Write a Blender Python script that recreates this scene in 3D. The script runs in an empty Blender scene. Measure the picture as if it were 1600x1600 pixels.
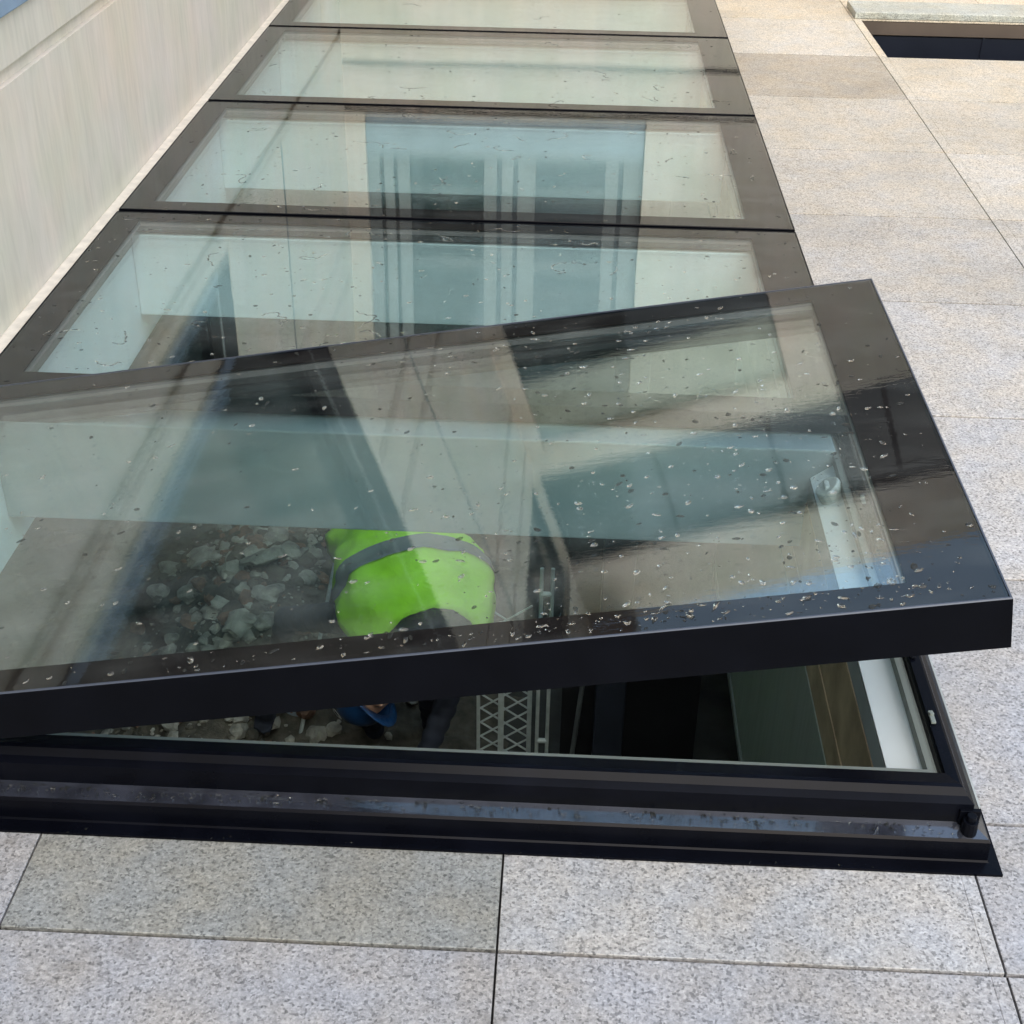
import bpy, bmesh, math, random
from mathutils import Vector, Matrix, noise
R = math.radians
random.seed(7)
S = bpy.context.scene
COL = S.collection

# ------------------------------------------------------------------ camera
cd = bpy.data.cameras.new("camera"); cam = bpy.data.objects.new("camera", cd); COL.objects.link(cam)
Rv = Vector((0.99881201, 0.04638255, 0.01494107)); Uv = Vector((-0.03742433, 0.53377061, 0.84480078)); Fv = Vector((-0.03120891, 0.84435632, -0.53487233))
m = Matrix(((Rv.x, Uv.x, -Fv.x, 0), (Rv.y, Uv.y, -Fv.y, 0), (Rv.z, Uv.z, -Fv.z, 1.6), (0, 0, 0, 1)))
cam.matrix_world = m
cd.sensor_width = 36; cd.sensor_fit = 'HORIZONTAL'; cd.lens = 2167.76 / 1600 * 36
cd.clip_start = 0.05; cd.clip_end = 500
S.camera = cam

# ------------------------------------------------------------------ light
SUN_EL, SUN_AZ = 54, 165        # azimuth clockwise from +Y
w = bpy.data.worlds.new("World"); S.world = w; w.use_nodes = True
nt = w.node_tree; bg = nt.nodes['Background']
sky = nt.nodes.new('ShaderNodeTexSky'); sky.sky_type = 'NISHITA'; sky.sun_disc = False
sky.sun_elevation = R(SUN_EL); sky.sun_rotation = R(SUN_AZ); sky.air_density = 2.0; sky.dust_density = 2.0; sky.ozone_density = 1.0
nt.links.new(sky.outputs[0], bg.inputs[0]); bg.inputs[1].default_value = 0.15
sl = bpy.data.lights.new("sun", 'SUN'); sl.energy = 0.7; sl.angle = R(50); sl.color = (1, .95, .88)
so = bpy.data.objects.new("sun", sl); COL.objects.link(so)
sd = Vector((math.sin(R(SUN_AZ)) * math.cos(R(SUN_EL)), math.cos(R(SUN_AZ)) * math.cos(R(SUN_EL)), math.sin(R(SUN_EL))))
so.rotation_euler = sd.to_track_quat('Z', 'Y').to_euler(); so.location = sd * 20
S.view_settings.view_transform = 'Standard'; S.view_settings.look = 'None'; S.view_settings.gamma = 1
S.view_settings.exposure = 1.36
S.render.engine = 'CYCLES'
S.cycles.use_denoising = True; S.cycles.max_bounces = 9; S.cycles.diffuse_bounces = 5; S.cycles.glossy_bounces = 5
S.cycles.transmission_bounces = 8; S.cycles.transparent_max_bounces = 32; S.cycles.caustics_reflective = False; S.cycles.caustics_refractive = False

# ------------------------------------------------------------------ materials
def new_mat(n):
    mt = bpy.data.materials.new(n); mt.use_nodes = True
    return mt, mt.node_tree, mt.node_tree.nodes['Principled BSDF']
def N(t, typ, **k):
    n = t.nodes.new(typ)
    for a, b in k.items():
        if a.startswith('i_'): n.inputs[a[2:].replace('_', ' ')].default_value = b
        else: setattr(n, a, b)
    return n
def ramp(t, fac, stops, interp='LINEAR'):
    r = t.nodes.new('ShaderNodeValToRGB'); r.color_ramp.interpolation = interp
    while len(r.color_ramp.elements) < len(stops): r.color_ramp.elements.new(.5)
    for e, (p, c) in zip(r.color_ramp.elements, stops):
        e.position = p; e.color = (c, c, c, 1) if not isinstance(c, tuple) else (*c, 1)
    t.links.new(fac, r.inputs[0]); return r.outputs[0]
def mix(t, a, b, fac=1.0, mode='MULTIPLY'):
    x = t.nodes.new('ShaderNodeMix'); x.data_type = 'RGBA'; x.blend_type = mode
    for s, v in ((x.inputs[0], fac), (x.inputs[6], a), (x.inputs[7], b)):
        if hasattr(v, 'links'): t.links.new(v, s)
        else: s.default_value = v if not isinstance(v, tuple) else (*v, 1)
    return x.outputs[2]
def coords(t, scale=(1, 1, 1)):
    tc = N(t, 'ShaderNodeTexCoord'); mp = N(t, 'ShaderNodeMapping'); mp.inputs['Scale'].default_value = scale
    t.links.new(tc.outputs['Object'], mp.inputs[0]); return mp.outputs[0]
def tex_noise(t, vec, scale, detail=3, rough=.55):
    n = N(t, 'ShaderNodeTexNoise'); n.inputs['Scale'].default_value = scale; n.inputs['Detail'].default_value = detail
    n.inputs['Roughness'].default_value = rough; t.links.new(vec, n.inputs['Vector']); return n.outputs['Fac']
def bump(t, h, strength, dist, p):
    b = N(t, 'ShaderNodeBump'); b.inputs['Strength'].default_value = strength; b.inputs['Distance'].default_value = dist
    t.links.new(h, b.inputs['Height']); t.links.new(b.outputs[0], p.inputs['Normal'])

def simple(n, c, rough=.5, metal=0, var=.15, vs=6, spec=.5, bmp=0.0, coat=0):
    mt, t, p = new_mat(n)
    v = coords(t); f = tex_noise(t, v, vs, 4)
    lo = tuple(max(0, x * (1 - var)) for x in c); hi = tuple(x * (1 + var) for x in c)
    t.links.new(ramp(t, f, [(.3, lo), (.7, hi)]), p.inputs['Base Color'])
    p.inputs['Roughness'].default_value = rough; p.inputs['Metallic'].default_value = metal
    p.inputs['Specular IOR Level'].default_value = spec; p.inputs['Coat Weight'].default_value = coat
    if bmp: bump(t, tex_noise(t, v, vs * 8, 3), bmp, .01, p)
    return mt

def granite():
    mt, t, p = new_mat('speckled granite')
    v = coords(t)
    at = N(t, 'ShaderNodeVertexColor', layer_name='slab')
    n1 = tex_noise(t, v, 150, 3, .7)
    vo = N(t, 'ShaderNodeTexVoronoi'); vo.inputs['Scale'].default_value = 265; t.links.new(v, vo.inputs['Vector'])
    sp = N(t, 'ShaderNodeSeparateColor'); t.links.new(vo.outputs['Color'], sp.inputs[0])
    g = ramp(t, sp.outputs[0], [(0, .50), (.09, .58), (.17, .86), (.6, 1.0), (.8, 1.14), (1, 1.22)])
    g2 = ramp(t, n1, [(.3, .5), (.45, .92), (.6, 1.06), (.75, 1.3)])
    a = mix(t, g, g2)
    big = ramp(t, tex_noise(t, v, 2.2, 5, .6), [(.3, (.86, .85, .84)), (.5, (1, 1, 1)), (.7, (1.08, 1.08, 1.1))])
    tint = ramp(t, tex_noise(t, v, 9, 3), [(.35, (1.03, .99, .95)), (.65, (.97, .99, 1.05))])
    st = ramp(t, tex_noise(t, coords(t, (1, 1.3, 1)), 5.5, 6, .7), [(.30, (.80, .79, .77)), (.42, (1, 1, 1)), (.62, (1, 1, 1)), (.70, (.93, .93, .93))])
    fine = ramp(t, tex_noise(t, v, 38, 3, .6), [(.3, .90), (.7, 1.08)])
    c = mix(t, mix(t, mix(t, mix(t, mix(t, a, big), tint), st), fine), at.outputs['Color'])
    t.links.new(c, p.inputs['Base Color'])
    t.links.new(ramp(t, tex_noise(t, v, 3, 4), [(.35, .42), (.65, .75)]), p.inputs['Roughness'])
    bump(t, n1, .35, .004, p)
    return mt
def streaked(n, c, sx=14, rough=.75, amt=1.0, c2=None):
    mt, t, p = new_mat(n)
    v = coords(t, (1, 1, .12)); v2 = coords(t)
    s1 = tex_noise(t, v, sx, 5, .65); s2 = tex_noise(t, v, sx * 4, 3, .6); b = tex_noise(t, v2, 1.3, 4, .6); h = tex_noise(t, v2, 3.5, 3)
    c2 = c2 or tuple(x * .90 for x in c)
    base = ramp(t, s1, [(.25, c2), (.5, c), (.75, tuple(min(1, x * 1.06) for x in c))])
    base = mix(t, base, ramp(t, s2, [(.3, .96), (.6, 1.02)]), amt)
    base = mix(t, base, ramp(t, b, [(.3, (.86, .9, .86)), (.5, (1, 1, 1)), (.72, (1.06, .98, .93))]), 1)
    base = mix(t, base, ramp(t, h, [(.3, (.94, .97, .92)), (.7, (1.03, 1, 1.02))]), 1)
    t.links.new(base, p.inputs['Base Color']); p.inputs['Roughness'].default_value = rough
    bump(t, s2, .25, .004, p)
    return mt
def wavy(n, c, base_f, tint):
    """clear glass sheet: Schlick reflection over a tinted transparent"""
    mt = bpy.data.materials.new(n); mt.use_nodes = True; t = mt.node_tree; t.nodes.clear()
    o = N(t, 'ShaderNodeOutputMaterial'); g = N(t, 'ShaderNodeBsdfGlossy'); tr = N(t, 'ShaderNodeBsdfTransparent'); mx = N(t, 'ShaderNodeMixShader')
    g.inputs['Roughness'].default_value = 0.004; g.inputs['Color'].default_value = (*c, 1); tr.inputs['Color'].default_value = (*tint, 1)
    v = coords(t); wn = tex_noise(t, v, 1.7, 1, .3); wn2 = tex_noise(t, coords(t, (1, 3, 1)), 5, 2)
    b = N(t, 'ShaderNodeBump'); b.inputs['Strength'].default_value = .5; b.inputs['Distance'].default_value = .0014
    w3 = tex_noise(t, coords(t, (1, 3.5, 1)), 14, 3, .6); sm_ = N(t, 'ShaderNodeMath', operation='MULTIPLY_ADD'); sm_.inputs[1].default_value = .12
    t.links.new(w3, sm_.inputs[0]); t.links.new(wn, sm_.inputs[2]); t.links.new(sm_.outputs[0], b.inputs['Height']); t.links.new(b.outputs[0], g.inputs['Normal'])
    geo = N(t, 'ShaderNodeNewGeometry'); d = N(t, 'ShaderNodeVectorMath', operation='DOT_PRODUCT')
    t.links.new(geo.outputs['Incoming'], d.inputs[0]); t.links.new(geo.outputs['Normal'], d.inputs[1])
    ab = N(t, 'ShaderNodeMath', operation='ABSOLUTE'); t.links.new(d.outputs['Value'], ab.inputs[0])
    om = N(t, 'ShaderNodeMath', operation='SUBTRACT'); om.inputs[0].default_value = 1; t.links.new(ab.outputs[0], om.inputs[1])
    pw = N(t, 'ShaderNodeMath', operation='POWER'); pw.inputs[1].default_value = 5; t.links.new(om.outputs[0], pw.inputs[0])
    ma = N(t, 'ShaderNodeMath', operation='MULTIPLY_ADD', use_clamp=True); ma.inputs[1].default_value = 1 - base_f; ma.inputs[2].default_value = base_f
    t.links.new(pw.outputs[0], ma.inputs[0]); t.links.new(ma.outputs[0], mx.inputs[0])
    # thin film of dried rain on the glass
    df = N(t, 'ShaderNodeBsdfDiffuse'); df.inputs['Color'].default_value = (.55, .58, .55, 1)
    fm = N(t, 'ShaderNodeMixShader'); t.links.new(ramp(t, wn2, [(.42, .0), (.5, .006), (.72, .03)]), fm.inputs[0])
    t.links.new(tr.outputs[0], mx.inputs[1]); t.links.new(g.outputs[0], mx.inputs[2])
    t.links.new(mx.outputs[0], fm.inputs[1]); t.links.new(df.outputs[0], fm.inputs[2]); t.links.new(fm.outputs[0], o.inputs[0])
    return mt

M = {}
M['granite'] = granite()
M['stone'] = streaked('pale limestone cladding', (.60, .54, .475))
M['ledge'] = simple('cream stone edging', (.62, .56, .48), .7, vs=30)
M['facade'] = streaked('beige limestone facade', (.53, .475, .42), 6)
M['joint'] = simple('dark joint', (.012, .011, .01), .9)
M['metal'] = simple('black anodised aluminium', (.0022, .0026, .0048), .25, 0, .3, 12, .07)
M['metal_side'] = simple('black powder coated aluminium', (.0022, .0026, .0045), .3, 0, .25, 10, .07)
M['spacer'] = simple('grey glass spacer', (.10, .11, .11), .4)
M['wet'] = simple('wet black aluminium ledge', (.02, .022, .03), .12, 0, .5, 20, .9, coat=.8)
M['edge'] = simple('dark edge with painted highlight', (.05, .058, .08), .3)  # lip highlight put into the colour as a lighter grey blue, sash only
M['border'] = simple('black enamel border', (.010, .0085, .008), .7, 0, .35, 5, .05)
M['glass'] = wavy('outer glass pane', (.97, 1, .995), .055, (.985, .995, .99))
M['glass2'] = wavy('inner glass pane', (.95, 1, 1), .10, (.87, .945, .95))
M['white'] = simple('white painted board', (.82, .90, .93), .6, 0, .05, 3)
M['teal'] = simple('pale grey painted beam', (.27, .33, .34), .6, 0, .12, 3)
M['gasket'] = simple('pale rubber gasket', (.15, .17, .155), .5)
M['wood'] = simple('bare brown board', (.38, .28, .17), .8, 0, .3, 9)
M['grey'] = streaked('grey green concrete', (.24, .27, .23), 10)
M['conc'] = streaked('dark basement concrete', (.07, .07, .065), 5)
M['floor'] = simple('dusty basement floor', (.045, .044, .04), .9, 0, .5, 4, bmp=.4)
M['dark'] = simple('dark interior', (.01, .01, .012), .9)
M['rubble'] = simple('broken plaster rubble', (.34, .32, .27), .9, 0, .5, 14, bmp=.4)
M['brick'] = simple('broken brick', (.20, .11, .07), .9, 0, .5, 18, bmp=.4)
M['rubble2'] = simple('soil and brick dust', (.09, .08, .062), .95, 0, .5, 18, bmp=.5)
M['steel'] = simple('galvanised steel', (.50, .54, .52), .5, 0, .2, 20)
M['frame_white'] = simple('pale window frame', (.16, .18, .185), .5, 0, .2, 5)
M['sill'] = simple('pale blue grey sill panel', (.22, .28, .33), .5)
M['winglass'] = simple('dark window glass', (.012, .022, .024), .04, 0, .3, 1, .5)
M['winblue'] = simple('blue window glass', (.02, .03, .03), .06, 0, .2, 1, .35)
M['spandrel'] = simple('grey green spandrel', (.30, .32, .27), .5)
M['brown'] = simple('brown timber soffit', (.22, .09, .035), .6, 0, .3, 10)
M['pitglass'] = simple('dark blue glazing', (.012, .014, .022), .3)
M['pitmetal'] = simple('brown metal trim', (.09, .065, .05), .5)
M['vest'] = simple('lime high visibility fabric', (.47, .97, .03), .8, 0, .12, 8, bmp=.3)
M['band'] = simple('grey reflective tape', (.20, .23, .24), .35)
M['navy'] = simple('navy work clothes', (.02, .024, .04), .85, 0, .3, 12)
M['skin'] = simple('skin', (.45, .26, .18), .5, 0, .08, 20)
M['hat'] = simple('blue hard hat plastic', (.012, .05, .14), .35)
M['logo'] = simple('white sticker', (.8, .8, .8), .5, var=.02)
M['sack'] = simple('pale blue grey plastic', (.38, .46, .54), .6)
dm, dt, dp = new_mat('rain water'); M['water'] = dm
dp.inputs['Base Color'].default_value = (1, 1, 1, 1); dp.inputs['Roughness'].default_value = .02; dp.inputs['IOR'].default_value = 1.33
dp.inputs['Transmission Weight'].default_value = 1
_o = [n for n in dt.nodes if n.type == 'OUTPUT_MATERIAL'][0]; _t = N(dt, 'ShaderNodeBsdfTransparent'); _m = N(dt, 'ShaderNodeMixShader'); _m.inputs[0].default_value = .42
dt.links.new(_t.outputs[0], _m.inputs[1]); dt.links.new(dp.outputs[0], _m.inputs[2]); dt.links.new(_m.outputs[0], _o.inputs[0])
dt.links.new(ramp(dt, tex_noise(dt, coords(dt), 40, 1), [(.3, (.9, .93, .93)), (.7, (1, 1, 1))]), dp.inputs['Base Color'])

M['water_dark'] = simple('rain water painted dark', (.03, .032, .03), .06, 0, .3, 30, .35)  # dark colour stands in for the dark reflections in some drops
_t2 = M['water_dark'].node_tree; _p2 = _t2.nodes['Principled BSDF']; _o2 = [n for n in _t2.nodes if n.type == 'OUTPUT_MATERIAL'][0]
_a2 = N(_t2, 'ShaderNodeBsdfTransparent'); _m2 = N(_t2, 'ShaderNodeMixShader'); _m2.inputs[0].default_value = .4
_t2.links.new(_a2.outputs[0], _m2.inputs[1]); _t2.links.new(_p2.outputs[0], _m2.inputs[2]); _t2.links.new(_m2.outputs[0], _o2.inputs[0])
# ------------------------------------------------------------------ mesh helpers
class MB:
    def __init__(s): s.v = []; s.f = []; s.mi = []; s.col = []
    def add(s, vs, fs, mi=0, col=None):
        b = len(s.v); s.v += [tuple(x) for x in vs]
        for f in fs: s.f.append([b + i for i in f]); s.mi.append(mi); s.col.append(col)
        return s
    def box(s, x0, x1, y0, y1, z0, z1, mi=0, col=None):
        vs = [(x, y, z) for z in (z0, z1) for y in (y0, y1) for x in (x0, x1)]
        return s.add(vs, [(0, 2, 3, 1), (4, 5, 7, 6), (0, 1, 5, 4), (2, 6, 7, 3), (0, 4, 6, 2), (1, 3, 7, 5)], mi, col)
    def ring(s, x0, x1, y0, y1, prof, mi=0, sr=1, sl_=1):
        """profile of (outward offset, z) swept round a rectangle with mitred corners"""
        vs = []
        for o, z in prof: vs += [(x0 - o * sl_, y0 - o, z), (x1 + o * sr, y0 - o, z), (x1 + o * sr, y1 + o, z), (x0 - o * sl_, y1 + o, z)]
        fs = []
        n = len(prof)
        for i in range(n - 1):
            for k in range(4):
                a, b = i * 4 + k, i * 4 + (k + 1) % 4
                fs.append((a, b, b + 4, a + 4))
        return s.add(vs, fs, mi)
    def tube(s, a, b, r, r2=None, n=10, mi=0):
        a, b = Vector(a), Vector(b); r2 = r if r2 is None else r2
        d = (b - a).normalized(); u = d.orthogonal().normalized(); w_ = d.cross(u)
        vs = [a + (u * math.cos(t) + w_ * math.sin(t)) * r for t in [2 * math.pi * k / n for k in range(n)]]
        vs += [b + (u * math.cos(t) + w_ * math.sin(t)) * r2 for t in [2 * math.pi * k / n for k in range(n)]]
        fs = [(k, (k + 1) % n, n + (k + 1) % n, n + k) for k in range(n)] + [tuple(range(n))[::-1], tuple(range(n, 2 * n))]
        return s.add(vs, fs, mi)
    def rock(s, c, size, mi=0, rot=None):
        bm = bmesh.new(); bmesh.ops.create_icosphere(bm, subdivisions=2 if max(size) > .03 else 1, radius=1); nz = random.uniform(0, 50)
        Q = Matrix.Rotation(random.uniform(0, 6.28), 3, 'Z') @ Matrix.Rotation(random.uniform(-.6, .6), 3, 'X')
        if rot is not None: Q = rot
        vs = []
        for v in bm.verts:
            p = v.co * (1 + random.uniform(-.12, .1) + .38 * noise.noise(v.co * 1.3 + Vector((nz, 0, 0)))); vs.append(Vector(c) + Q @ Vector((p.x * size[0], p.y * size[1], p.z * size[2])))
        fs = [[v.index for v in f.verts] for f in bm.faces]; bm.free()
        return s.add(vs, fs, mi)
    def build(s, name, mats, parent=None, bevel=0, smooth=False):
        me = bpy.data.meshes.new(name); me.from_pydata(s.v, [], s.f)
        for mt in (mats if isinstance(mats, list) else [mats]): me.materials.append(mt)
        for p, i in zip(me.polygons, s.mi): p.material_index = i; p.use_smooth = smooth
        if any(c is not None for c in s.col):
            ca = me.color_attributes.new('slab', 'FLOAT_COLOR', 'CORNER')
            for p, c in zip(me.polygons, s.col):
                for li in p.loop_indices: ca.data[li].color = (*(c or (.5, .5, .5)), 1)
        bm = bmesh.new(); bm.from_mesh(me); bmesh.ops.recalc_face_normals(bm, faces=bm.faces); bm.to_mesh(me); bm.free()
        o = bpy.data.objects.new(name, me); COL.objects.link(o)
        if parent: o.parent = parent
        if bevel:
            b = o.modifiers.new('bevel', 'BEVEL'); b.width = bevel; b.segments = 2; b.limit_method = 'ANGLE'; b.angle_limit = R(40)
        return o
def tag(o, label=None, cat=None, group=None, kind=None):
    if label: o['label'] = label
    if cat: o['category'] = cat
    if group: o['group'] = group
    if kind: o['kind'] = kind
    return o
def empty(name, loc=(0, 0, 0), rot=(0, 0, 0)):
    o = bpy.data.objects.new(name, None); COL.objects.link(o); o.location = loc; o.rotation_euler = rot; o.empty_display_size = .1
    return o
def holes(xs, ys, holes_):
    """grid cells of a rectangle not covered by the holes"""
    xs = sorted(set(xs)); ys = sorted(set(ys)); out = []
    for a, b in zip(xs, xs[1:]):
        for c, d in zip(ys, ys[1:]):
            mx, my = (a + b) / 2, (c + d) / 2
            if not any(h[0] < mx < h[1] and h[2] < my < h[3] for h in holes_): out.append((a, b, c, d))
    return out

XL, XR, ZC, P = -1.3168, .6635, .153, 1.1376
YB = 2.7218                       # far edge of the sash
YE = YB + 4 * P                   # far end of the skylight
AX0, AX1, AY0, AY1 = -1.285, .622, 1.650, YE - .07    # clear opening
XW = -1.36; YF = 8.3

# ------------------------------------------------------------------ setting: ground and paving
HS = (AX0 - .02, AX1 + .02, AY0 - .02, AY1 + .02)
HP = (1.43, 5.0, 6.50, 7.24)
g = MB()
for a, b, c, d in holes([-60, HS[0], HS[1], HP[0], HP[1], 60], [-60, HS[2], HP[2], HP[3], HS[3], 90], [HS, HP]):
    g.add([(a, c, -.012), (b, c, -.012), (b, d, -.012), (a, d, -.012)], [(0, 1, 2, 3)])
tag(g.build('ground', M['joint']), kind='structure')
L1, W, Y0, Y1, SY = -.7862, .7256, 1.3458, 1.6451, .6954
cols = [L1 + k * W for k in range(-1, 12)]; rows = [Y0 - k * SY for k in (6, 5, 4, 3, 2, 1)] + [Y0, Y1] + [Y1 + k * SY for k in range(1, 12)]
pv = MB(); rs = random.Random(11)
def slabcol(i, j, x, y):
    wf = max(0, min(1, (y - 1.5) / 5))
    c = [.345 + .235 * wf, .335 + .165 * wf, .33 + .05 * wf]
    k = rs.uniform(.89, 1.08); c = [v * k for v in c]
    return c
for i in range(len(cols) - 1):
    for j in range(len(rows) - 1):
        x0, x1, y0, y1 = cols[i], cols[i + 1], rows[j], rows[j + 1]
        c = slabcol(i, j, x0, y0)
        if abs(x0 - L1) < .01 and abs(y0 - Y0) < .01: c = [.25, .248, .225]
        if abs(x0 - L1 - W) < .01 and abs(y0 - Y0) < .01: c = [.36, .35, .335]
        if abs(x0 - L1 - 2 * W) < .01 and 5.7 < y0 < 5.95: c = [.39, .335, .26]
        if abs(x0 - L1 - 2 * W) < .01 and 6.4 < y0 < 6.65: c = [.54, .485, .40]
        x0 = max(x0, XW + .05)
        if x1 <= x0: continue
        gp = .0016; gy = .0032
        for a, b, cc, d in holes([x0 + gp, x1 - gp] + [h for h in (HS[0], HS[1], HP[0], HP[1]) if x0 + .01 < h < x1 - .01],
                                 [y0 + gy + (.0012 if y0 > 3 else 0), y1 - gy] + [h for h in (HS[2], HS[3], HP[2], HP[3]) if y0 + .01 < h < y1 - .01], [HS, HP]):
            if cc > YF - .05: continue
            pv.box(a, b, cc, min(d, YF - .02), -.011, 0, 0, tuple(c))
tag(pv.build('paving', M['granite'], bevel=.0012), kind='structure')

# lightwell in the paving, top right
lw = empty('lightwell', (HP[0], HP[3], 0)); tag(lw, 'dark sunken light well with granite coping behind the paving at top right', 'light well')
def child(mb, name, mat, par, bevel=0, smooth=False, label=None):
    """mesh given in world coordinates, parented to a thing whose transform is known"""
    o = mb.build(name, mat, None, bevel, smooth); o.parent = par
    o.matrix_parent_inverse = (Matrix.LocRotScale(par.location, par.rotation_euler, par.scale)).inverted()
    if label: o['label'] = label
    return o
b = MB(); b.box(HP[0] - .03, HP[1], HP[3] + .002, 7.50, .001, .035, 0, (.44, .44, .38)); child(b, 'coping', M['granite'], lw, .004)
b = MB(); b.box(HP[0], HP[1], HP[3], HP[3] + .03, -.075, -.004); child(b, 'metal_trim', M['pitmetal'], lw, .003)
b = MB(); b.box(HP[0], HP[1], HP[3] + .006, HP[3] + .03, -.60, -.08)
for k in range(1, 5): b.box(HP[0] + k * .62, HP[0] + k * .62 + .01, HP[3] + .001, HP[3] + .02, -.6, -.02)
child(b, 'inner_wall', M['pitglass'], lw)
b = MB(); b.box(HP[0] - .02, HP[0] - .002, HP[2], HP[3], -.6, -.013); b.box(HP[0], HP[1], HP[2] - .02, HP[2] - .002, -.6, -.013); b.box(HP[0], HP[1], HP[2], HP[3], -.62, -.6)
child(b, 'lining', M['dark'], lw)

# ------------------------------------------------------------------ left building
lb = empty('stone_building', (XW, 4, 0)); tag(lb, 'pale streaked stone building wall rising along the left side of the skylight', 'building')
b = MB(); HB = 5.2
wins = [(1.1, 5.26, .815, 3.9), (6.3, 8.28, 3.78, 4.63), (-3.2, .4, .815, 3.9)]
ycuts = [-6, 9.2]; zcuts = [-.01, .662, .70, HB]
for a in wins: ycuts += [a[0], a[1]]; zcuts += [a[2], a[3]]
gro = [(5.30, 9.2, 1.86, 1.88), (5.30, 9.2, 2.14, 2.16), (5.30, 9.2, 3.27, 3.29), (5.30, 9.2, 3.59, 3.61), (-6, 9.2, .662, .70)]
for a in gro: ycuts += [a[0], a[1]]; zcuts += [a[2], a[3]]
for a, c, d, e in holes(ycuts, zcuts, wins + gro):
    b.box(XW - .3, XW, a, c, d, e)
bm_ = b.build('wall', M['stone'])
# weld coplanar joins away
bm = bmesh.new(); bm.from_mesh(bm_.data); bmesh.ops.remove_doubles(bm, verts=bm.verts, dist=.0005)
seen = {}
for f in bm.faces: seen.setdefault(tuple(round(x, 3) for x in f.calc_center_median()), []).append(f)
bmesh.ops.delete(bm, geom=[f for v in seen.values() if len(v) > 1 for f in v], context='FACES')
bm.to_mesh(bm_.data); bm.free()
bm_.parent = lb; bm_.matrix_parent_inverse = Matrix.Translation(lb.location).inverted()
b = MB(); b.box(XW - .035, XW + .012, -6, 5.01, .8155, .855); child(b, 'window_rail', simple('pale blue coated rail', (.17, .25, .36), .35), lb, .003)
b = MB()
for a in gro[:4]: b.box(XW - .05, XW - .03, a[0], a[1], a[2] - .001, a[3] + .001)
child(b, 'joint', M['joint'], lb)
b = MB(); b.box(XW - .05, XW - .016, -6, 9.2, .655, .705); child(b, 'recessed_groove', M['stone'], lb)
b = MB(); b.box(XW - .002, XL - .004, -6, YF, .0, .142); child(b, 'base_ledge', M['ledge'], lb, .006)
for wv in wins:
    y0, y1, z0, z1 = wv
    fr = MB()
    if y0 == 1.1: y1 = 5.01
    if z0 < 1: z0 = .856
    t_ = .045
    fr.box(XW - .12, XW - .04, y0, y1, z0 + .001, z0 + t_); fr.box(XW - .12, XW - .04, y0, y1, z1 - t_, z1 - .001)
    for yy in (y0 + .001, (y0 + y1) / 2 - .02, y1 - t_ - .001): fr.box(XW - .119, XW - .041, yy, yy + t_, z0 + t_, z1 - t_)
    fo = child(fr, 'window', M['metal_side'], lb, .004)
    pn = MB(); pn.box(XW - .09, XW - .075, y0 + .01, y1 - .01, z0 + .01, z1 - .01)
    po = pn.build('pane', M['winblue'] if z0 < 1 else M['winglass']); po.parent = fo
b = MB(); b.box(XW - .05, XW - .003, 5.012, 5.258, .817, 3.898); child(b, 'window_post', M['dark'], lb, .006)
b = MB(); b.box(XW - .002, XW + .004, 5.014, 5.024, .817, 3.898); b.box(XW - .02, XW + .004, 6.40, 6.416, .75, 4.6); child(b, 'trim_strip', M['frame_white'], lb)
b = MB(); b.box(XW - .3, XW + .30, -6, YF - .02, HB, HB + .14); child(b, 'soffit', M['brown'], lb)
b = MB(); b.box(XW + .301, XW + .33, -6, YF - .02, HB - .02, HB + .16); child(b, 'fascia', M['frame_white'], lb)
b = MB(); b.box(-8, XW - .305, -6, 9.2, 0, HB); child(b, 'inner_mass', M['dark'], lb)

# ------------------------------------------------------------------ far building
fb = empty('facade_building', (2, YF, 0)); tag(fb, 'beige stone building with dark windows closing the far end of the paving', 'building')
low = [(-1.24, .46, 1.17, 3.60), (2.0, 3.7, 1.17, 3.60), (5.2, 6.9, 1.17, 3.60)]
up = [(-1.352, 1.85, 3.84, 4.63), (2.5, 5.2, 3.84, 4.63), (5.8, 8.6, 3.84, 4.63)]
b = MB(); xc = [XW, 12]; zc = [-.01, 5.2]
gr2 = [(XW, 12, .84, .87), (XW, 12, 1.125, 1.15)]
for a in low + up + gr2: xc += [a[0], a[1]]; zc += [a[2], a[3]]
for a, c, d, e in holes(xc, zc, low + up + gr2): b.box(a, c, YF, YF + .3, d, e)
wo = b.build('wall', M['facade'])
bm = bmesh.new(); bm.from_mesh(wo.data); bmesh.ops.remove_doubles(bm, verts=bm.verts, dist=.0005)
seen = {}
for f in bm.faces: seen.setdefault(tuple(round(x, 3) for x in f.calc_center_median()), []).append(f)
bmesh.ops.delete(bm, geom=[f for v in seen.values() if len(v) > 1 for f in v], context='FACES'); bm.to_mesh(wo.data); bm.free()
wo.parent = fb; wo.matrix_parent_inverse = Matrix.Translation(fb.location).inverted()
b = MB(); [b.box(a[0], a[1], YF + .02, YF + .05, a[2] - .003, a[3] + .003) for a in gr2]; child(b, 'joint', M['joint'], fb)
b = MB(); b.box(XW, 12, YF + .32, YF + 6, 0, 5.1); child(b, 'inner_mass', M['dark'], fb)
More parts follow.
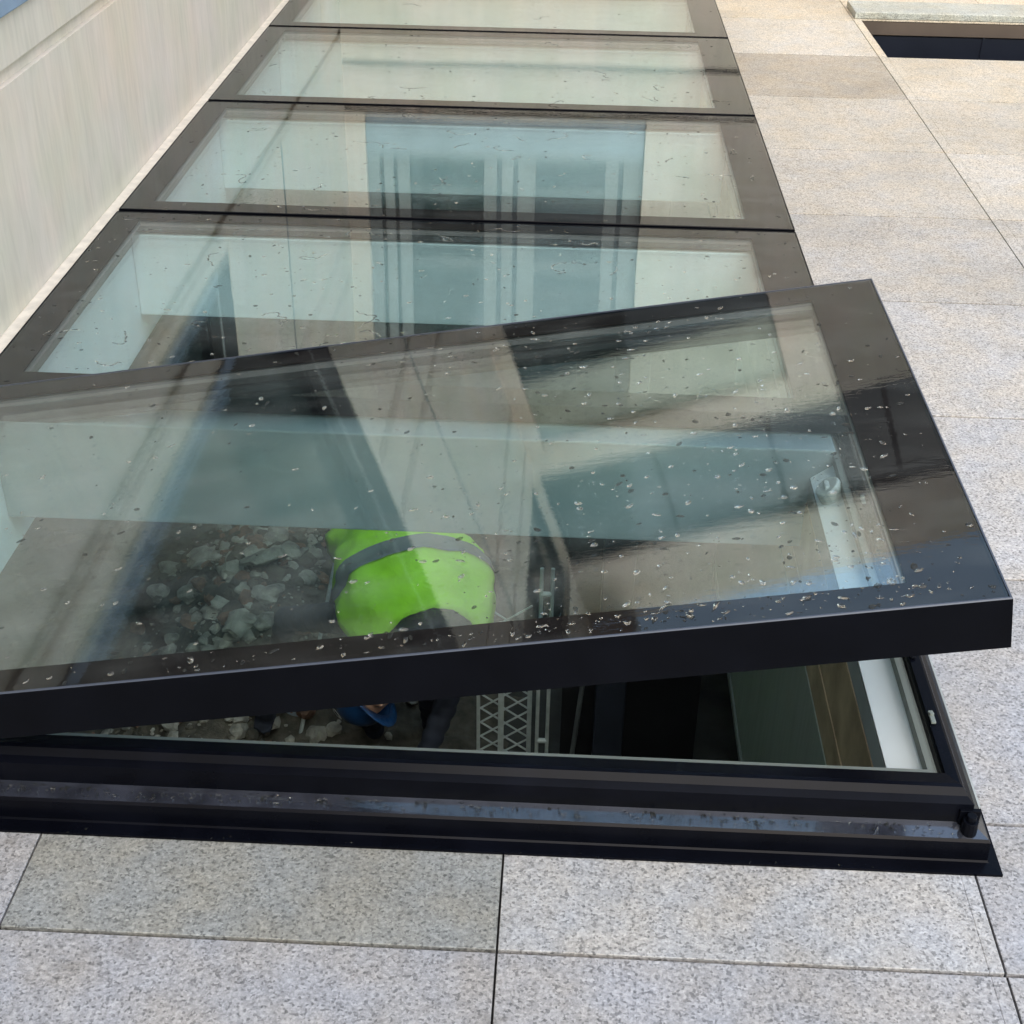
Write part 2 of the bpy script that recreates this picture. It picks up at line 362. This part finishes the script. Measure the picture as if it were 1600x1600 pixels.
for x0, x1, z0, z1 in low:
    s = MB(); s.box(x0 + .002, x1 - .002, YF + .02, YF + .12, z0 + .002, 1.38); child(s, 'sill', M['sill'], fb, .004)
    f = MB()
    for a, c in ((0, .075), (.10, .16), (.185, .26), (.72, .80), (.83, .90), (.93, 1.04), (1.47, 1.55), (1.58, 1.698)):
        f.box(x0 + a + .002, x0 + c, YF + .06, YF + .12, 1.383, 2.698)
    tb = MB(); tb.box(x0 + .003, x1 - .003, YF + .055, YF + .125, 2.70, 3.148); child(tb, 'blind_box', M['winglass'], fb, .004)
    f.box(x0 + .002, x1 - .002, YF + .064, YF + .116, 1.384, 1.43)
    for zz in (1.62, 2.10): f.box(x0 + .26, x0 + .72, YF + .065, YF + .112, zz, zz + .03); f.box(x0 + 1.04, x0 + 1.47, YF + .065, YF + .112, zz, zz + .03)
    fo = child(f, 'window', M['frame_white'], fb)
    p_ = MB(); p_.box(x0 + .01, x1 - .01, YF + .085, YF + .095, 1.385, 2.69); po = p_.build('pane', M['winglass']); po.parent = fo; po.matrix_parent_inverse = fo.matrix_parent_inverse.copy()
    po.matrix_parent_inverse = Matrix.Identity(4)
    s = MB(); s.box(x0 + .002, x1 - .002, YF + .04, YF + .10, 3.152, 3.598); child(s, 'spandrel_panel', M['spandrel'], fb, .004)
for x0, x1, z0, z1 in up:
    f = MB(); f.box(x0 + .001, x1 - .001, YF + .06, YF + .12, z0 + .001, z0 + .05); f.box(x0 + .001, x1 - .001, YF + .06, YF + .12, z1 - .05, z1 - .001)
    n = 4
    for k in range(n + 1):
        xx = x0 + .02 + (x1 - x0 - .04) * k / n; f.box(xx - .018, xx + .018, YF + .061, YF + .119, z0 + .05, z1 - .05)
    fo = child(f, 'window', M['metal_side'], fb)
    p_ = MB(); p_.box(x0 + .01, x1 - .01, YF + .085, YF + .095, z0 + .01, z1 - .01); po = p_.build('pane', M['winglass']); po.parent = fo

# ------------------------------------------------------------------ skylight base
sk = empty('skylight_base', (0, AY0, 0)); tag(sk, 'black metal upstand frame of the long skylight with wet ledge on the paving', 'skylight frame')
b = MB(); b.ring(AX0, AX1, AY0, AY1, [(0, -.03), (0, .097), (.004, .104), (.028, .106), (.034, .104), (.043, .094), (.055, .088), (.057, .062), (.0575, .0535)], 0, .71, .3)
b.ring(AX0, AX1, AY0, AY1, [(.0575, .0535), (.0862, .0465)], 1, .71, .3)
b.ring(AX0, AX1, AY0, AY1, [(.0862, .0465), (.0905, .043), (.092, .008), (.095, .006), (.118, .005), (.118, .0005)], 0, .71, .3)
child(b, 'upstand', [M['metal'], M['wet']], sk)
b = MB(); b.ring(AX0, AX1, AY0, AY1, [(-.018, .078), (-.018, .090), (-.009, .092), (-.006, .086), (-.002, .086), (-.002, .07), (-.018, .07), (-.018, .078)])
child(b, 'gasket', M['gasket'], sk)
b = MB()
b.add([(.612, AY0, .068), (.612, AY1, .068), (.56, AY1, .028), (.56, AY0, .028), (.6215, AY0, .068), (.6215, AY1, .068), (.6215, AY1, .02), (.6215, AY0, .02)], [(0, 1, 2, 3), (0, 4, 5, 1), (3, 2, 6, 7), (4, 7, 6, 5), (0, 3, 7, 4), (1, 5, 6, 2)]); b.box(.606, .6215, AY0, AY1, .069, .084); b.box(AX0 + .001, AX0 + .012, AY0, AY1, -.25, .068)
b.box(AX0 + .013, AX1 - .013, AY0 + .001, AY0 + .012, -.25, .068); b.box(AX0 + .013, AX1 - .013, AY1 - .012, AY1 - .001, -.25, .068)
child(b, 'white_lining', M['white'], sk, .002)
for k in range(4):
    y = YB + k * P
    b = MB(); b.box(AX0 + .013, AX1 - .013, y - .055, y + .055, -.155, .100)
    o = child(b, 'cross_beam', M['teal'] if k == 0 else M['white'], sk, .004)
b = MB(); b.tube((.655, 1.578, .046), (.655, 1.578, .072), .013, .012, 12); b.tube((.655, 1.578, .07), (.655, 1.578, .082), .008, .008, 8); b.box(.640, .672, 1.588, 1.596, .046, .08)
child(b, 'corner_bolt', M['metal_side'], sk, .001)
for k in range(5):
    b = MB(); y = 1.76 + k * .17; b.box(AX1 + .004, AX1 + .012, y, y + .03, .1055, .110); b.tube((AX1 + .008, y + .02, .1055), (AX1 + .008, y + .02, .113), .005, .004, 8)
    child(b, 'locking_keep', M['metal_side'] if k % 2 else M['gasket'], sk, .001)
b = MB(); b.tube((.60, 2.56, .045), (.575, 2.56, .075), .034, .028, 16); b.box(.570, .582, 2.545, 2.575, .06, .08); child(b, 'opener_bracket', M['steel'], sk, .003)

# ------------------------------------------------------------------ rain drops
def droplets(n, x0, x1, y0, y1, rmin, rmax, seed, trails=0, clusters=None):
    rr = random.Random(seed); mb = MB(); K = 8
    def blob(cx, cy, rx, ry, an, h):
        kind = 0 if rr.random() < .68 else 1
        vs = []; ph = rr.uniform(0, 6.28)
        rings = ((1, 0), (.82, .5), (.45, .9))
        for q, zz in rings:
            for k in range(K):
                t = 2 * math.pi * k / K; wob = 1 + .16 * math.sin(2 * t + ph) + .1 * math.sin(3 * t - ph)
                x, y = rx * q * wob * math.cos(t), ry * q * wob * math.sin(t)
                vs.append((cx + x * math.cos(an) - y * math.sin(an), cy + x * math.sin(an) + y * math.cos(an), .0004 + h * zz))
        vs.append((cx, cy, .0004 + h)); fs = []
        for a in range(2):
            for k in range(K): fs.append((a * K + k, a * K + (k + 1) % K, (a + 1) * K + (k + 1) % K, (a + 1) * K + k))
        for k in range(K): fs.append((2 * K + k, 2 * K + (k + 1) % K, 3 * K))
        fs.append(tuple(range(K))[::-1]); mb.add(vs, fs, kind)
    for i in range(n):
        if clusters and rr.random() < .62:
            c = rr.choice(clusters); cx, cy = rr.gauss(c[0], c[2]), rr.gauss(c[1], c[3])
            if not (x0 < cx < x1 and y0 < cy < y1): continue
        else: cx, cy = rr.uniform(x0, x1), rr.uniform(y0, y1)
        r = rmin + (rmax - rmin) * rr.random() ** 2.6; e = rr.uniform(.6, 1.5)
        blob(cx, cy, r * e, r / e, rr.uniform(0, 3.14), r * rr.uniform(.09, .2))
    for i in range(trails):
        cx, cy = rr.uniform(x0, x1), rr.uniform(y0, y1); an = rr.uniform(0, 6.28)
        for k in range(rr.randint(8, 30)):
            an += rr.gauss(0, .5); r = rr.uniform(.0014, .003); cx += math.cos(an) * .005; cy += math.sin(an) * .005
            if x0 < cx < x1 and y0 < cy < y1: blob(cx, cy, .0042, r, an, r * .35)
    return mb

# ------------------------------------------------------------------ glass panels
def panel_parts(root, x1, y0, y1, bl, br, bn, bf, frame_depth, seed, ndrop, trails, clusters=None):
    f = MB()
    f.ring(0, x1, y0, y1, [(-.046, -.012), (-.046, -frame_depth), (0, -frame_depth), (.0, -.001), (-.046, -.012)])
    f.ring(0, x1, y0, y1, [(0, -.001), (-.0012, .0008), (-.0036, .0008), (-.0038, -.010)], 1)
    f.build('frame', [M['metal_side'], M['edge'] if ndrop > 1000 else M['metal_side']], root)
    g = MB(); g.box(.0045, x1 - .0045, y0 + .0045, y1 - .0045, -.0095, 0); g.build('outer_pane', M['glass'], root)
    b = MB()
    b.box(.005, x1 - .005, y0 + .005, y0 + bn, -.006, -.003); b.box(.005, x1 - .005, y1 - bf, y1 - .005, -.006, -.003)
    b.box(.005, bl, y0 + bn, y1 - bf, -.006, -.003); b.box(x1 - br, x1 - .005, y0 + bn, y1 - bf, -.006, -.003)
    b.build('black_border', M['border'], root)
    b = MB(); b.ring(bl, x1 - br, y0 + bn, y1 - bf, [(.0, -.0105), (.0, -.0235), (.010, -.0235), (.010, -.0105), (.0, -.0105)]); b.build('spacer', M['spacer'], root)
    g = MB(); g.box(.048, x1 - .048, y0 + .048, y1 - .048, -.034, -.024); g.build('inner_pane', M['glass2'], root)
    d = droplets(ndrop, .01, x1 - .01, y0 + .01, y1 - .01, .0012, .0066, seed, trails, clusters)
    o = d.build('rain_drops', [M['water'], M['water_dark']], root, smooth=True); o['kind'] = 'stuff'
lab = ['fixed glass skylight panel directly behind the raised sash', 'second fixed glass panel behind the raised sash, window reflected in it',
       'third fixed glass panel behind the raised sash, pale green', 'farthest fixed glass skylight panel, cut by the top of the picture']
for k in range(4):
    rt = empty('glass_panel', (XL, YB + k * P, ZC)); tag(rt, lab[k], 'skylight panel', 'fixed glass panels of the skylight')
    panel_parts(rt, XR - XL, .010, P - .010, .082, .133, .082, .052, .045, 20 + k, [850, 650, 380, 120][k], [34, 24, 14, 5][k])

AL = .1684
sa = empty('opening_sash', (XL, 0, ZC), (0, -AL, 0)); tag(sa, 'raised black framed glass sash tilted open at the near end of the skylight', 'skylight sash')
panel_parts(sa, 1.981, 1.586, 2.714, .085, .132, .064, .064, .086, 5, 1500, 0, [(1.45, 2.35, .12, .12), (1.6, 1.95, .16, .14), (1.3, 1.85, .12, .12), (1.8, 1.75, .08, .1), (1.2, 2.6, .2, .06), (1.5, 1.62, .25, .02), (1.7, 1.64, .2, .03), (1.1, 1.615, .3, .015), (1.75, 2.1, .1, .15)])
# drops on the wet ledge of the base frame
o = droplets(520, -1.0, .66, 1.566, 1.589, .0012, .0040, 77, 0); d = child(o, 'rain_drops', [M['water'], M['water_dark']], sk, 0, True); d.location.z += .052; d['kind'] = 'stuff'
o = droplets(60, -1.0, .62, 1.532, 1.556, .001, .0025, 78, 0); d = child(o, 'rain_drops', [M['water'], M['water_dark']], sk, 0, True); d.location.z += .005; d['kind'] = 'stuff'

# ------------------------------------------------------------------ basement under the skylight
ZF = -2.25
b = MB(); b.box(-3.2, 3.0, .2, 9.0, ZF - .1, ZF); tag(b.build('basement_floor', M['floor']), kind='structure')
# underside of the ground around the opening
g = MB()
for a, c, d, e in holes([-3.2, HS[0], HS[1], HP[0] - .05, 3.0], [.2, HS[2], HP[2] - .1, HS[3], 9.0], [HS, (HP[0] - .05, 3.1, HP[2] - .1, 9.1)]): g.box(a, c, d, e, -.24, -.02)
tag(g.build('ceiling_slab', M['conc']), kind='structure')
def wallthing(lbl, mat, *bx):
    b = MB(); b.box(*bx); o = b.build('basement_wall', mat); tag(o, lbl, 'wall', 'walls of the basement room'); return o
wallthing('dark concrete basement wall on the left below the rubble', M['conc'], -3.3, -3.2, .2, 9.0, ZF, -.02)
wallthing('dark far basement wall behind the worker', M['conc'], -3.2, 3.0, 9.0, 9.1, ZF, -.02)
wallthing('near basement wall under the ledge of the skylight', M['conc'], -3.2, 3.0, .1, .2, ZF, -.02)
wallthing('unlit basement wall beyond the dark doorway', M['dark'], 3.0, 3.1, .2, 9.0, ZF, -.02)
rw = empty('layered_side_wall', (.6, 3, -1.22)); tag(rw, 'grey green partition with bare brown board above, right inside the opening', 'wall')
b = MB(); b.box(.562, .70, AY0 + .013, AY1, -.035, .019); child(b, 'grey_band', simple('mid grey board', (.30, .32, .31), .8), rw)
b = MB(); b.box(.560, .70, AY0 + .013, AY1, -.30, -.036); b.box(.557, .560, AY0 + .013, AY1, -.205, -.199); child(b, 'brown_board', M['wood'], rw, .002)
b = MB(); b.box(.558, .70, AY0 + .013, AY1, -1.10, -.301); child(b, 'grey_board', M['grey'], rw, .002)
b = MB(); b.box(.552, .71, AY0 + .013, AY1, -1.125, -1.101); child(b, 'bottom_trim', M['gasket'], rw, .002)

# pole, lattice panel, leaning bar
b = MB(); 
for x in (-.035, .0): b.tube((x, 3.62, ZF), (x, 3.62, -.90), .0065)
for z in (-1.95, -1.62, -1.30, -1.0): b.tube((-.035, 3.62, z), (0, 3.62, z), .009)
tag(b.build('steel_pole', M['steel']), 'thin pale twin steel pole standing beside the lattice panel', 'pole')
lt = empty('lattice_panel', (-.12, 3.75, ZF)); tag(lt, 'narrow diamond lattice panel between posts, seen through the open gap', 'lattice panel')
for x, r_ in ((-.245, .006), (-.165, .010), (-.065, .008)):
    b = MB(); b.box(x - r_, x + r_, 3.74, 3.76, ZF, -1.22); child(b, 'post', M['steel'], lt, .002)
b = MB()
for k in range(16):
    z = ZF + k * .065
    b.tube((-.24, 3.752, z), (-.065, 3.752, z + .13), .0035, n=6); b.tube((-.24, 3.757, z + .13), (-.065, 3.757, z), .0035, n=6)
child(b, 'lattice', M['steel'], lt)
b = MB(); b.tube((.06, 3.78, ZF), (.13, 3.88, -1.45), .009); tag(b.build('leaning_bar', M['spacer']), 'dim grey bar leaning in the dark room right of the lattice panel', 'bar')
wallthing('added black screen right of the lattice panel, standing in for unlit depth', M['dark'], .05, .555, 3.98, 4.02, ZF, -.24)  # added screen hiding the floor so this side of the gap stays black
b = MB(); b.box(.17, .28, 3.90, 3.97, ZF, -.24); tag(b.build('dark_column', simple('dark blue column', (.03, .035, .05), .6), bevel=.004), 'dark blue square column standing in the unlit room', 'column')

# rubble
rb = MB(); rr = random.Random(3)
def pile_h(x, y): return .50 * math.exp(-(((x + 1.25) / .42) ** 2 + ((y - 4.9) / .75) ** 2)) + .22 * math.exp(-(((x + .85) / .45) ** 2 + ((y - 4.35) / .4) ** 2))
nx, ny = 50, 60; vs = []
for j in range(ny + 1):
    for i in range(nx + 1):
        x = -3 + 3.0 * i / nx; y = 3.2 + 3.6 * j / ny; p = Vector((x * 5, y * 5, 0))
        e = min(1, min(i, nx - i, j, ny - j) / 6)
        vs.append((x, y, ZF - .01 + e * max(0, pile_h(x, y) + .05 * noise.noise(p) + .03 * noise.noise(p * 3))))
rb.add(vs, [(j * (nx + 1) + i, j * (nx + 1) + i + 1, (j + 1) * (nx + 1) + i + 1, (j + 1) * (nx + 1) + i) for j in range(ny) for i in range(nx)], 1)
random.seed(5)
for k in range(1900):
    x, y = rr.gauss(-1.32, .30), rr.gauss(4.7, .65)
    if not (-1.85 < x < -.1 and 3.3 < y < 6.7): continue
    s = .006 + .042 * rr.random() ** 4
    rb.rock((x, y, ZF + pile_h(x, y) + s * .3), (s * rr.uniform(.8, 1.6), s, s * rr.uniform(.3, .8)), rr.choice((0, 0, 0, 1, 1, 2)))
tag(rb.build('rubble', [M['rubble'], M['rubble2'], M['brick']]), kind='stuff')
for i, (x, y, s, lbl) in enumerate([(-1.22, 4.75, .10, 'largest pale broken plaster slab lying on top of the rubble heap'), (-1.25, 4.42, .075, 'pale plaster chunk on the rubble below the largest slab'), (-1.62, 5.2, .09, 'pale broken slab at the back left of the rubble heap'), (-1.68, 4.45, .07, 'small pale chunk at the left foot of the rubble heap')]):
    b = MB(); b.rock((0, 0, 0), (s, s * .7, s * .28)); b.rock((s * .5, .02, .01), (s * .5, s * .5, s * .22))
    o = b.build('plaster_slab', M['rubble']); o.location = (x, y, ZF + pile_h(x, y) + .05); tag(o, lbl, 'rubble slab', 'broken plaster slabs on the rubble')
b = MB(); b.rock((0, 0, .1), (.17, .13, .12)); b.rock((.08, .04, .17), (.09, .08, .08)); b.rock((-.08, -.03, .08), (.1, .09, .07))
o = b.build('plastic_sack', M['sack'], smooth=True); o.location = (-.98, 4.25, ZF + .18); sm = o.modifiers.new('s', 'SUBSURF'); sm.levels = 1; sm.render_levels = 2
tag(o, 'pale blue grey plastic sack on the rubble beside the worker', 'sack')
b = MB(); b.tube((-1.0, 3.9, ZF), (-.86, 4.5, ZF + .75), .008); tag(b.build('shovel_handle', M['steel']), 'thin pale handle sticking up from the rubble', 'handle')

# ------------------------------------------------------------------ worker bending over the rubble
def capsule(bm, a, b_, ra, rb_, seg=14):
    a, b_ = Vector(a), Vector(b_); d = b_ - a; n = 8
    for k in range(n + 1):
        t = k / n; p = a + d * t; r = ra + (rb_ - ra) * t
        bmesh.ops.create_icosphere(bm, subdivisions=2, radius=r, matrix=Matrix.Translation(p))
        if d.length < 1e-4: break
HIP = Vector((-.575, 4.16, -1.19)); NECK = Vector((-.41, 3.60, -1.13)); HEAD = Vector((-.59, 3.53, -1.34))
ax = (NECK - HIP).normalized(); side = Vector((0, 0, 1)).cross(ax).normalized(); upn = ax.cross(side) * -1
if upn.z < 0: upn = -upn
bm = bmesh.new()
for t in [k / 9 for k in range(10)]:
    p = HIP.lerp(NECK, t) + upn * .03 * math.sin(t * 3.1); hw = .11 + .05 * math.sin(min(1, t * 1.1) * 1.9)
    for s_ in (-1, -.5, 0, .5, 1): bmesh.ops.create_icosphere(bm, subdivisions=2, radius=.083, matrix=Matrix.Translation(p + side * s_ * (hw - .02)))
def limb(pts):
    for (a, ra), (b_, rb_) in zip(pts, pts[1:]): capsule(bm, a, b_, ra, rb_)
V = Vector
# side points to one side; both arms reach down to the rubble
for s_, hand in ((1, V((-1.06, 3.95, -1.85))), (-1, V((-.52, 3.42, -1.92)))):
    if s_ == 1: sh = NECK + side * (.17 if (side.x < 0) else -.17) - ax * .10
    else: sh = NECK + side * (-.17 if (side.x < 0) else .17) - ax * .10
    el = sh.lerp(hand, .5) + V((-.10 * (s_ > 0) + .04 * (s_ < 0), .08, .16 * (s_ > 0)))
    wr = el.lerp(hand, .86)
    limb([(sh, .068), (el, .046), (wr, .03)])
    pd = (hand - wr).normalized(); lat = pd.cross(V((0, 1, 0))).normalized()
    palm = wr + pd * .07
    limb([(wr, .028), (palm, .024)])
    for q in (-1, 1): capsule(bm, wr + pd * .03 + lat * .014 * q, palm + lat * .026 * q, .018, .016)
    for k, ln in enumerate((.062, .075, .078, .064)):
        st = palm + lat * (-.030 + .020 * k); k1 = st + pd * ln * .55 + V((0, -.006, 0)); k2 = k1 + (pd + V((0, -.9, 0))).normalized() * ln * .45
        limb([(st, .0095), (k1, .0088), (k2, .0075)])
    th = wr + pd * .03 - lat * .03; limb([(th, .012), (th - lat * .028 + pd * .03, .0105), (th - lat * .03 + pd * .058, .009)])
for s_ in (-1, 1):
    hp = HIP + side * .09 * s_ ; kn = hp + V((.03 * s_, -.10, -.47)); an = kn + V((.0, .16, -.44)); an.z = ZF + .10
    limb([(hp, .098), (kn, .062), (an, .045)]); limb([(an - V((0, 0, .05)), .045), (an + V((0, -.15, -.06)), .036)])
limb([(NECK, .062), (HEAD.lerp(NECK, .35), .055)])
hd = (HEAD - NECK).normalized()
capsule(bm, HEAD - hd * .025, HEAD + hd * .035, .086, .082); 
face = (V((0, -1, -.45))).normalized(); face = (face - hd * face.dot(hd)).normalized()
capsule(bm, HEAD + face * .05 - hd * .035, HEAD + face * .045 - hd * .05, .045, .04)      # jaw
capsule(bm, HEAD + face * .088, HEAD + face * .104 - hd * .018, .009, .014)               # nose
hs = hd.cross(face).normalized()
for q in (-1, 1): capsule(bm, HEAD + hs * .086 * q - hd * .01, HEAD + hs * .088 * q + hd * .015, .016, .018)   # ears
me = bpy.data.meshes.new('person'); bm.to_mesh(me); bm.free()
tmp = bpy.data.objects.new('person', me); COL.objects.link(tmp)
rm = tmp.modifiers.new('r', 'REMESH'); rm.mode = 'VOXEL'; rm.voxel_size = .0075; rm.use_smooth_shade = True
sm = tmp.modifiers.new('s', 'SMOOTH'); sm.factor = .5; sm.iterations = 3
dg = bpy.context.evaluated_depsgraph_get(); me2 = bpy.data.meshes.new_from_object(tmp.evaluated_get(dg))
tmp.modifiers.clear(); tmp.data = me2; per = tmp
me2.materials.clear()
for k_ in ('navy', 'skin'): me2.materials.append(M[k_])
for p in me2.polygons:
    c = p.center; p.use_smooth = True
    p.material_index = 1 if ((c - HEAD).length < .145 and (c - NECK).length > .10) or (c.z < -1.83 and c.y < 3.86 and c.z > -2.06) else 0
tag(per, 'worker in lime high visibility vest and navy clothes bending over the rubble below the glass', 'person')
# vest
def loft(t0, t1, grow, n=56, m_=40, cap=True):
    mb = MB(); vs = []
    for j in range(m_ + 1):
        t = t0 + (t1 - t0) * j / m_; p = HIP.lerp(NECK, t) + upn * .035 * math.sin(min(t, 1) * 3.1)
        hw = .162 + .075 * math.sin(max(0, min(1, t)) * 2.2); hh = .130 + .012 * math.sin(min(1, t) * 3)
        e = max(0, (t - .78) / .40); q0 = math.sqrt(max(0, 1 - min(1, e) ** 2.4)) ; hw = max(.085, hw * (.25 + .75 * q0)); hh = max(.085, hh * (.45 + .55 * q0))
        if t < .12: hw += .03 * (.12 - t) / .12
        for k in range(n):
            a = 2 * math.pi * k / n; pt = V((math.cos(a) * 2.2, math.sin(a) * 2.2, t * 5))
            q = 1 + .05 * noise.noise(pt) + .035 * noise.noise(pt * 2.3 + V((4, 1, 0))) + .02 * math.sin(7 * a + 5 * t + 3 * noise.noise(pt * .7))
            vs.append(p + side * (hw + grow) * q * math.cos(a) + upn * (hh + grow) * q * math.sin(a))
    fs = [(j * n + k, j * n + (k + 1) % n, (j + 1) * n + (k + 1) % n, (j + 1) * n + k) for j in range(m_) for k in range(n)]
    mb.add(vs, fs); return mb
def world_child(mb, name, mat, par, smooth=True):
    o = mb.build(name, mat, None, 0, smooth); o.parent = par; return o
vest = world_child(loft(-.08, 1.16, 0.030), 'vest', M['vest'], per)
so_ = vest.modifiers.new('s', 'SOLIDIFY'); so_.thickness = .003; so_.offset = 0
for a, c in ((.60, .74),):
    world_child(loft(a, c, .038, m_=10), 'reflective_band', M['band'], vest)
# hard hat
mb = MB(); vs = []; n = 24
for j in range(8):
    el_ = j / 7 * math.pi / 2
    for k in range(n):
        a = 2 * math.pi * k / n; vs.append(HEAD + hd * .018 + (face * math.cos(a) * .118 + hs * math.sin(a) * .10) * math.cos(el_) + hd * .118 * math.sin(el_))
fs = [(j * n + k, j * n + (k + 1) % n, (j + 1) * n + (k + 1) % n, (j + 1) * n + k) for j in range(7) for k in range(n)]
mb.add(vs, fs)
vs = [HEAD + hd * .018 + (face * math.cos(a) * (.118 if q == 0 else .15 + .03 * max(0, math.cos(a))) + hs * math.sin(a) * (.10 if q == 0 else .118)) - hd * .006 * q for q in (0, 1) for a in [2 * math.pi * k / n for k in range(n)]]
mb.add(vs, [(k, (k + 1) % n, n + (k + 1) % n, n + k) for k in range(n)])
hat = world_child(mb, 'hard_hat', M['hat'], per); so_ = hat.modifiers.new('s', 'SOLIDIFY'); so_.thickness = .003
mb = MB()
vs = []
for q in (.5, 1):
    for k in range(n):
        a = 2 * math.pi * k / n; e_ = .75
        ctr = (hd * .8 + upn * .45 + face * .25).normalized(); t1_ = ctr.orthogonal().normalized(); t2_ = ctr.cross(t1_)
        vs.append(HEAD + hd * .018 + (ctr + (t1_ * math.cos(a) * .22 + t2_ * math.sin(a) * .14) * q).normalized() * .124)
mb.add(vs, [(k, (k + 1) % n, n + (k + 1) % n, n + k) for k in range(n)]); world_child(mb, 'sticker', M['logo'], hat)
